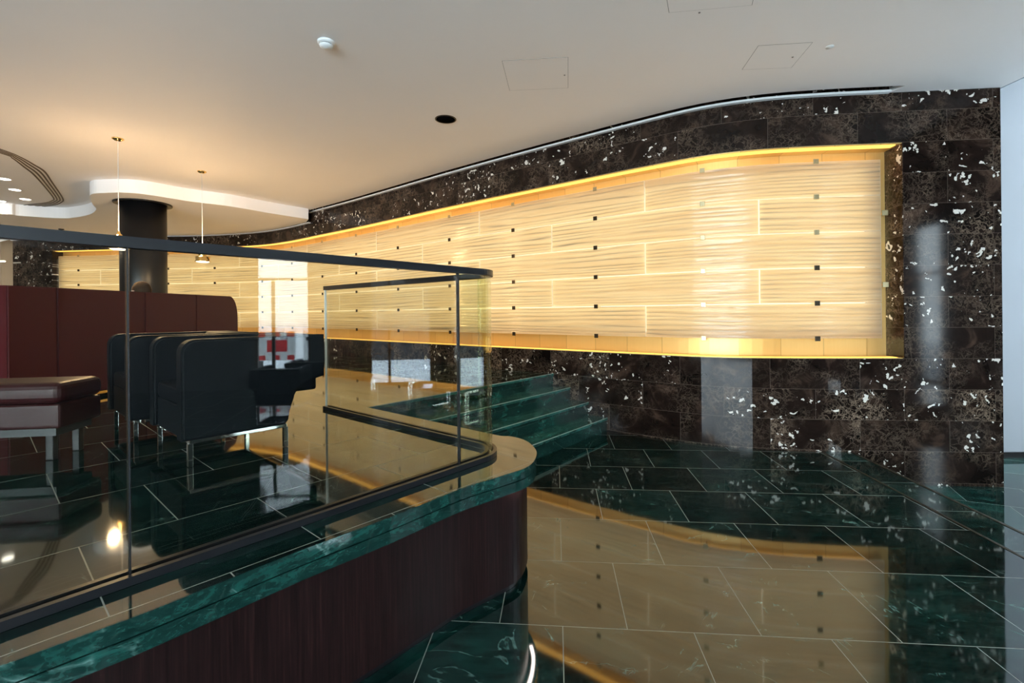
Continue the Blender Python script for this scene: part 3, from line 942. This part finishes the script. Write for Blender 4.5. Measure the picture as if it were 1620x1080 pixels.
for i, (x, y, s, lab) in enumerate([(9.0, -.75, .34, 'crumpled white rubble sack nearest the door'), (9.75, .1, .36, 'white rubble sack leaning behind the first'), (9.5, -2.4, .36, 'white rubble sack farthest out by the barrier')]):
    bm = bmesh.new(); bmesh.ops.create_icosphere(bm, subdivisions=4, radius=1)
    for v in bm.verts:
        r = 1 + .22 * noise.noise(v.co * 1.7 + Vector((i * 5, 0, 0))) + .07 * noise.noise(v.co * 6)
        v.co *= r; v.co.z = max(v.co.z, -.6); v.co = Vector((v.co.x * s * 1.2, v.co.y * s * 1.3, (v.co.z + .6) * s * .8))
    o = link('rubble_sack', bm_mesh('rubble_sack', bm), M['plastic'], None, smooth=True); o.location = (x, y, -.1); tag(o, lab, 'sack', 'white rubble sacks on the pavement')

# ------------------------------------------------------------------ column
cc = aty(227.5, 400, 8.65)
col = empty('column', (cc.x, cc.y, P)); tag(col, 'round black lacquered column reaching up into the lowered ceiling', 'column')
cylobj('shaft', (0, 0, 0), (0, 0, CS - P), .345, M['black'], col, n=64)
lathe('collar', [(.345, 0), (.43, .0), (.43, .022), (.345, .022)], M['black'], col, n=64, loc=(0, 0, CS - P - .022))
lathe('base_ring', [(.345, 0), (.37, .0), (.37, .03), (.345, .03)], M['black'], col, n=64, loc=(0, 0, 0.001))

# ------------------------------------------------------------------ pendants


def pendant(px, py, zl, label):
    c = atz(px, py, C)
    r = empty('pendant_lamp', (c.x, c.y, C)); tag(r, label, 'lamp', 'polished brass pendant lamps over the platform')
    lathe('ceiling_rose', [(.0, 0), (.062, 0), (.062, -.012), (.03, -.030), (.0, -.030)], M['brass'], r)
    d = zl - C
    cylobj('cord', (0, 0, -.028), (0, 0, d + .25), .0035, M['plastic'], r, n=8)
    # stacked reflector: small dome, neck, drum with a lip, glowing lens
    lathe('lamp_shade', [(.004, .25), (.014, .245), (.018, .22), (.034, .205), (.040, .19), (.034, .172), (.022, .160), (.050, .145), (.056, .128), (.050, .115), (.060, .108), (.094, .100), (.098, .092), (.090, .045), (.106, .03), (.100, .022), (.090, .03)], M['brass'], r, loc=(0, 0, d), n=40)
    lathe('lens', [(.0, .018), (.07, .016), (.092, .026), (.06, .03), (0, .03)], M['lamp'], r, loc=(0, 0, d))
    return c


c1 = pendant(186.5, 219, 2.30, 'brass pendant lamp nearer the camera, hanging in front of the black column')
c2 = pendant(319.3, 271, 2.29, 'brass pendant lamp farther back, hanging before the glowing slabs right of the column')
for c_, z_ in ((c1, 2.40), (c2, 2.36)):
    point('pendant_light', (c_.x, c_.y, z_ - .13), 25, WARM, .06); point('added_ceiling_fill', (c_.x, c_.y - .12, z_ + .16), 15, WARM, .05)  # second point by each lamp is added to brighten the ceiling

# ------------------------------------------------------------------ ceiling fittings
for i, (x, y) in enumerate([(6.7, 283), (23.5, 300), (40, 315), (0.5, 318)]):
    c = atz(x, y, C)
    r = empty('ceiling_spotlight', (c.x, c.y, C))
    lathe('rim', [(.075, 0), (.09, 0), (.09, -.006), (.075, -.004)], M['plastic'], r)
    lathe('lens', [(.0, -.001), (.075, -.001), (.075, -.004), (0, -.004)], M['spot'], r)
    tag(r, ['lit round ceiling spotlight nearest the camera inside the grooved loop', 'lit ceiling spotlight, middle of the row inside the grooved loop', 'lit ceiling spotlight at the far end of the row, closest to the grooves', 'lit ceiling spotlight at the left picture edge beside the row'][i], 'spotlight', 'spotlights inside the grooved ceiling loop')
    l = bpy.data.lights.new('spot_beam', 'SPOT'); l.energy = 110; l.color = WARM; l.spot_size = 1.5; l.spot_blend = .6; l.shadow_soft_size = .06
    o = bpy.data.objects.new('spot_beam', l); COL.objects.link(o); o.location = (c.x, c.y, C - .03)
for i, (x, y) in enumerate([(59, 395.8), (3, 389)]):
    c = atz(x, y, CS); r = empty('ceiling_spotlight', (max(c.x, -13.7), min(c.y, 12.4), CS))
    lathe('rim', [(.06, 0), (.08, 0), (.08, -.006), (.06, -.004)], M['plastic'], r)
    lathe('lens', [(.0, -.001), (.06, -.001), (.06, -.004), (0, -.004)], M['spot'], r)
    tag(r, ['small lit spotlight in the lowered ceiling at the far left corner', 'small lit spotlight in the lowered ceiling at the left picture edge'][i], 'spotlight')
c = atz(97, 362, CS); r = empty('ceiling_spotlamp', (c.x, c.y, CS)); tag(r, 'small dark sensor on the lowered ceiling left of the column', 'spotlamp')  # a small spotlight, modelled dark
lathe('base', [(0, 0), (.05, 0), (.05, -.02), (.0, -.02)], M['bronze'], r); cylobj('head', (0, 0, -.02), (.02, -.03, -.07), .02, M['bronze'], r)
c = atz(705, 188.5, C); r = empty('recessed_downlight', (c.x, c.y, C)); tag(r, 'dark unlit round downlight recessed in the middle of the ceiling', 'downlight')
lathe('trim_ring', [(.108, .0), (.122, .0), (.122, -.004), (.108, -.004)], M['bronze'], r, n=40)
lathe('reflector', [(.0, -.0008), (.108, -.0008), (.108, -.0025), (.0, -.0025)], M['slot'], r, n=40)
c = atz(516, 66, C); r = empty('smoke_detector', (c.x, c.y, C)); tag(r, 'white round smoke detector on the ceiling above the glass balustrade', 'smoke detector')
lathe('base', [(0, 0), (.068, 0), (.068, -.014), (.055, -.022), (0, -.022)], M['plastic'], r)
lathe('vent_ring', [(0, -.022), (.045, -.022), (.045, -.031), (0, -.031)], M['grey'], r)
lathe('cap', [(0, -.031), (.054, -.031), (.052, -.041), (.035, -.052), (.0, -.056)], M['plastic'], r)
c = atz(1312.6, 74, C); r = empty('sprinkler_cover', (c.x, c.y, C)); tag(r, 'tiny white round sprinkler cover on the ceiling right of the hatch', 'sprinkler')
lathe('cover', [(0, 0), (.032, 0), (.030, -.005), (0, -.006)], M['plastic'], r)


def hatch(px, label, lock):
    q = [atz(x, y, C).to_2d() for x, y in px]
    r = empty('ceiling_hatch', (0, 0, 0)); tag(r, label, 'hatch', 'flush access hatches in the ceiling')
    gm = simple('hatch_gap', (.25, .23, .22), .9, spec=0)
    ctr = sum(q, Vector((0, 0))) / 4
    r.location = (ctr.x, ctr.y, C)
    ql = [p - ctr for p in q]
    link('gap', prism('gap', [tuple(p) for p in ql], -.0012, -.0002), gm, r)
    link('panel', prism('panel', [tuple(p * (1 - .004 / p.length)) for p in ql], -.0016, -.0012), M['ceil'], r)
    lathe('lock', [(0, 0), (.008, 0), (.008, -.003), (0, -.003)], gm, r, n=10, loc=(lock[0], lock[1], -.0035))


hatch([(794, 96), (899, 90), (899, 139), (806, 143)], 'square flush ceiling hatch in the middle of the ceiling, right of the dark downlight', (.26, 0))
hatch([(1199.6, 72), (1286, 66.7), (1252, 107), (1173.7, 110)], 'smaller flush ceiling hatch above the curve of the marble wall', (.15, 0))
hatch([(1050, -30), (1200, -38), (1190, 8), (1058, 20)], 'flush ceiling hatch cut by the top edge of the picture', (0, .2))

# ------------------------------------------------------------------ armchairs
FWD = Vector((-.665, -.746))


def rounded_profile(pts, z_top_r=.07):
    return pts


def side_panel_mesh(y0, y1, back_depth=.80):
    """arm panel: (x = towards the back, z up), rounded at the front top and swept in under the back"""
    pr = [(0.0, .145)]
    pr += [(0.0, .60)]
    for k in range(7):
        a = math.pi / 2 * k / 6
        pr.append((.075 - .075 * math.cos(a), .615 + .075 * math.sin(a)))
    pr += [(back_depth, .69), (back_depth, .42)]
    for k in range(1, 9):
        a = math.pi / 2 * k / 8
        pr.append((back_depth - .20 * math.sin(a) * 1.0, .42 - .09 * (1 - math.cos(a)) - .03 * math.sin(a)))
    pr += [(.572, .22), (.565, .17), (.545, .145)]
    bm = bmesh.new()
    vs = [bm.verts.new((x, y0, z)) for x, z in pr]; f = bm.faces.new(vs)
    r = bmesh.ops.extrude_face_region(bm, geom=[f]); bmesh.ops.translate(bm, vec=(0, y1 - y0, 0), verts=[g for g in r['geom'] if isinstance(g, bmesh.types.BMVert)])
    es = [e for e in bm.edges if abs(e.verts[0].co.y - e.verts[1].co.y) < 1e-6]
    bmesh.ops.bevel(bm, geom=es, offset=.012, segments=3, affect='EDGES')
    bmesh.ops.triangulate(bm, faces=[f for f in bm.faces if len(f.verts) > 4])
    return bm_mesh('arm', bm)


def make_chair(loc, rz, label):
    """local x runs from the front of the chair to its back, y from the near to the far side"""
    r = empty('armchair', loc, rz); tag(r, label, 'armchair', 'boxy black leather armchairs on chrome legs')
    Wd = .70; t = .105
    for y0 in (0.0, Wd - t):
        o = link('arm', side_panel_mesh(y0, y0 + t), M['leather'], r)
    boxobj('seat_base', (.30, Wd / 2, .235), (.56, Wd - 2 * t, .18), M['leather'], r, bevel=.01)
    boxobj('seat_cushion', (.305, Wd / 2, .37), (.57, Wd - 2 * t - .008, .10), M['leather'], r, bevel=.025, segs=4)
    bm = bmesh.new(); add_box(bm, (.70, Wd / 2, .505), (.19, Wd - 2 * t, .37), bevel=.02, segs=3)
    link('backrest', bm_mesh('backrest', bm), M['leather'], r)
    bm = bmesh.new()
    for yy in (.035, Wd - .035): add_box(bm, (.30, yy, .134), (.52, .028, .022), bevel=.003)
    for xx in (.05, .55): add_box(bm, (xx, Wd / 2, .134), (.02, Wd - .1, .02))
    link('frame', bm_mesh('frame', bm), M['chrome'], r)
    for xx in (.045, .555):
        for yy in (.035, Wd - .035):
            boxobj('leg', (xx, yy, .063), (.026, .026, .124), M['chrome'], r, bevel=.003)
    return r


def copy_tree(o, loc, rz, label):
    c = o.copy(); COL.objects.link(c); c.location = loc; c.rotation_euler = (0, 0, rz); c['label'] = label
    for ch in list(o.children):
        d = ch.copy(); COL.objects.link(d); d.parent = c
    return c


ca = math.atan2(.746, .665)
nf = atz(300.7, 738, P); ldir = Vector((-.746, .665))
ch = make_chair((nf.x - .045 * .665 - .035 * ldir.x, nf.y - .045 * .746 - .035 * ldir.y, P + .001), ca, 'black leather armchair nearest the glass, its flat side panel facing the camera')
b0 = Vector(ch.location)
copy_tree(ch, (b0.x + ldir.x * .86 - .06, b0.y + ldir.y * .86 - .05, P + .001), ca, 'black leather armchair behind the nearest one, mostly hidden by it')
copy_tree(ch, (5.35, .42, .001), math.pi, 'black leather armchair by the street door, seen only as a reflection in the glass')
copy_tree(ch, (6.3, .62, .001), math.pi, 'black leather armchair beyond the one by the street door, reflected in the glass')

# ------------------------------------------------------------------ oxblood high-back bench
bp0, bp1 = Vector((-4.30, 4.12)), Vector((-4.05, 7.15))
bd = (bp1 - bp0).normalized(); ba = math.atan2(bd.y, bd.x); BL = (bp1 - bp0).length
bench = empty('high_back_bench', (bp0.x, bp0.y, P), ba); tag(bench, 'oxblood leather bench with a long high back, standing in front of the black column', 'bench')


def back_panel(x0, x1, y0, y1, z0, z1, r):
    pr = [(x0, z0), (x0, z1)]
    if r:
        for k in range(9):
            a = math.pi / 2 * k / 8; pr.append((x1 - r * .55 + r * .55 * math.sin(a), z1 - r + r * math.cos(a)))
    else: pr.append((x1, z1))
    pr.append((x1, z0))
    bm = bmesh.new(); f = bm.faces.new([bm.verts.new((x, y0, z)) for x, z in pr])
    g = bmesh.ops.extrude_face_region(bm, geom=[f]); bmesh.ops.translate(bm, vec=(0, y1 - y0, 0), verts=[q for q in g['geom'] if isinstance(q, bmesh.types.BMVert)])
    es = [e for e in bm.edges if abs(e.verts[0].co.y - e.verts[1].co.y) < 1e-6]
    bmesh.ops.bevel(bm, geom=es, offset=.010, segments=3, affect='EDGES')
    bmesh.ops.triangulate(bm, faces=[f for f in bm.faces if len(f.verts) > 4])
    return bm_mesh('back_panel', bm)


zt_ = 1.095
segs_ = [0, .42, 1.4, 2.2, BL]
for i in range(4):
    link('back_panel', back_panel(segs_[i] + .002, segs_[i + 1] - .002, 0.0, .14, .06, zt_, .30 if i == 3 else 0), M['red'], bench)
boxobj('seat', (BL / 2, .42, .20), (BL - .1, .54, .13), M['red'], bench, bevel=.03, segs=3)
boxobj('plinth', (BL / 2, .35, .07), (BL - .12, .46, .13), M['black'], bench)
boxobj('base_strip', (BL / 2, -.004, .045), (BL, .012, .025), M['brass'], bench)

oc = atz(90, 607, P + .45)
ot = empty('ottoman', (oc.x - .44, oc.y + .16, P), math.radians(8)); tag(ot, 'low dark oxblood ottoman with rounded corners behind the glass at the left edge', 'ottoman')
boxobj('seat_cushion', (0, 0, .39), (.8, .36, .12), M['red_dark'], ot, bevel=.055, segs=5)
boxobj('body', (0, 0, .26), (.78, .34, .14), M['red_dark'], ot, bevel=.02, segs=3)
boxobj('plinth', (0, 0, .17), (.70, .28, .05), M['grey'], ot)
for sx in (-.3, .3):
    for sy in (-.1, .1): boxobj('leg', (sx, sy, .073), (.04, .04, .144), M['black'], ot, bevel=.005)
a1_, a2_ = atz(104, 655, P), atz(139, 655.5, P)
fg = empty('floor_grille', ((a1_.x + a2_.x) / 2, (a1_.y + a2_.y) / 2, P)); tag(fg, 'short slotted brass floor grille left of the armchairs', 'grille')
bm = bmesh.new()
for k in range(10): add_box(bm, (-.09 + .02 * k, 0, .004), (.011, .035, .006))
link('grille_bars', bm_mesh('grille_bars', bm), M['brass'], fg)
boxobj('tray', (0, 0, .001), (.215, .045, .0015), M['bronze'], fg)

# ------------------------------------------------------------------ person seated behind the bench


def person():
    r = empty('person', (-4.56, 5.95, P + .34), -math.pi / 2); tag(r, 'person with short brown hair seated on the bench, hidden behind its high red back', 'person')
    J = {'pel': (0, 0, .08), 'chest': (0, .03, .42), 'neck': (0, .02, .60), 'chin': (0, -.01, .68),
         'ls': (.17, .03, .50), 'le': (.23, -.04, .24), 'lh': (.16, -.26, .20), 'rs': (-.17, .03, .50), 're': (-.23, -.04, .24), 'rh': (-.16, -.26, .20),
         'lk': (.11, -.43, .08), 'lf': (.11, -.43, -.28), 'lt': (.11, -.58, -.30), 'rk': (-.11, -.43, .08), 'rf': (-.11, -.43, -.28), 'rt': (-.11, -.58, -.30)}
    E_ = [('pel', 'chest'), ('chest', 'neck'), ('neck', 'chin'), ('chest', 'ls'), ('ls', 'le'), ('le', 'lh'), ('chest', 'rs'), ('rs', 're'), ('re', 'rh'), ('pel', 'lk'), ('lk', 'lf'), ('lf', 'lt'), ('pel', 'rk'), ('rk', 'rf'), ('rf', 'rt')]
    rad = {'pel': .15, 'chest': .14, 'neck': .055, 'chin': .055, 'ls': .065, 'rs': .065, 'le': .045, 're': .045, 'lh': .032, 'rh': .032, 'lk': .07, 'rk': .07, 'lf': .045, 'rf': .045, 'lt': .035, 'rt': .035}
    keys = list(J); me = bpy.data.meshes.new('body'); me.from_pydata([J[k] for k in keys], [(keys.index(a), keys.index(b)) for a, b in E_], [])
    o = link('body', me, M['cloth'], r)
    m = o.modifiers.new('skin', 'SKIN'); m.use_smooth_shade = True
    for i, k in enumerate(keys): me.skin_vertices[0].data[i].radius = (rad[k], rad[k])
    me.skin_vertices[0].data[0].use_root = True
    s = o.modifiers.new('sub', 'SUBSURF'); s.levels = s.render_levels = 2
    bm = bmesh.new(); bmesh.ops.create_uvsphere(bm, u_segments=24, v_segments=18, radius=1)
    for v in bm.verts:
        x, y, z = v.co; f = 1 - .18 * max(0, -z)
        v.co = Vector((x * .078 * f, y * .098 * f, z * .12))
        if y < -.8 and abs(x) < .25 and -.25 < z < .05: v.co.y -= .018
    bmesh.ops.translate(bm, vec=(0, -.005, .775), verts=bm.verts)
    for sx in (-1, 1): add_box(bm, (sx * .08, .01, .765), (.015, .035, .06), bevel=.006)
    link('head', bm_mesh('head', bm), M['skin'], r, smooth=True)
    bm = bmesh.new()
    for sx in (-1, 1): bmesh.ops.create_uvsphere(bm, u_segments=10, v_segments=8, radius=.012, matrix=Matrix.Translation((sx * .03, -.092, .785)))
    link('eyes', bm_mesh('eyes', bm), M['grey'], r, smooth=True)
    bm = bmesh.new(); bmesh.ops.create_uvsphere(bm, u_segments=28, v_segments=20, radius=1)
    for v in bm.verts:
        n_ = noise.noise(v.co * 5) * .05
        v.co = Vector((v.co.x * .09 * (1 + n_), v.co.y * .108 * (1 + n_), v.co.z * .115 * (1 + n_)))
    bmesh.ops.delete(bm, geom=[v for v in bm.verts if v.co.z < -.01 and v.co.y < -.04 or v.co.z < -.07], context='VERTS')
    bmesh.ops.translate(bm, vec=(0, .006, .795), verts=bm.verts)
    link('hair', bm_mesh('hair', bm), M['hair'], r, smooth=True)
    return r


pr_ = person()
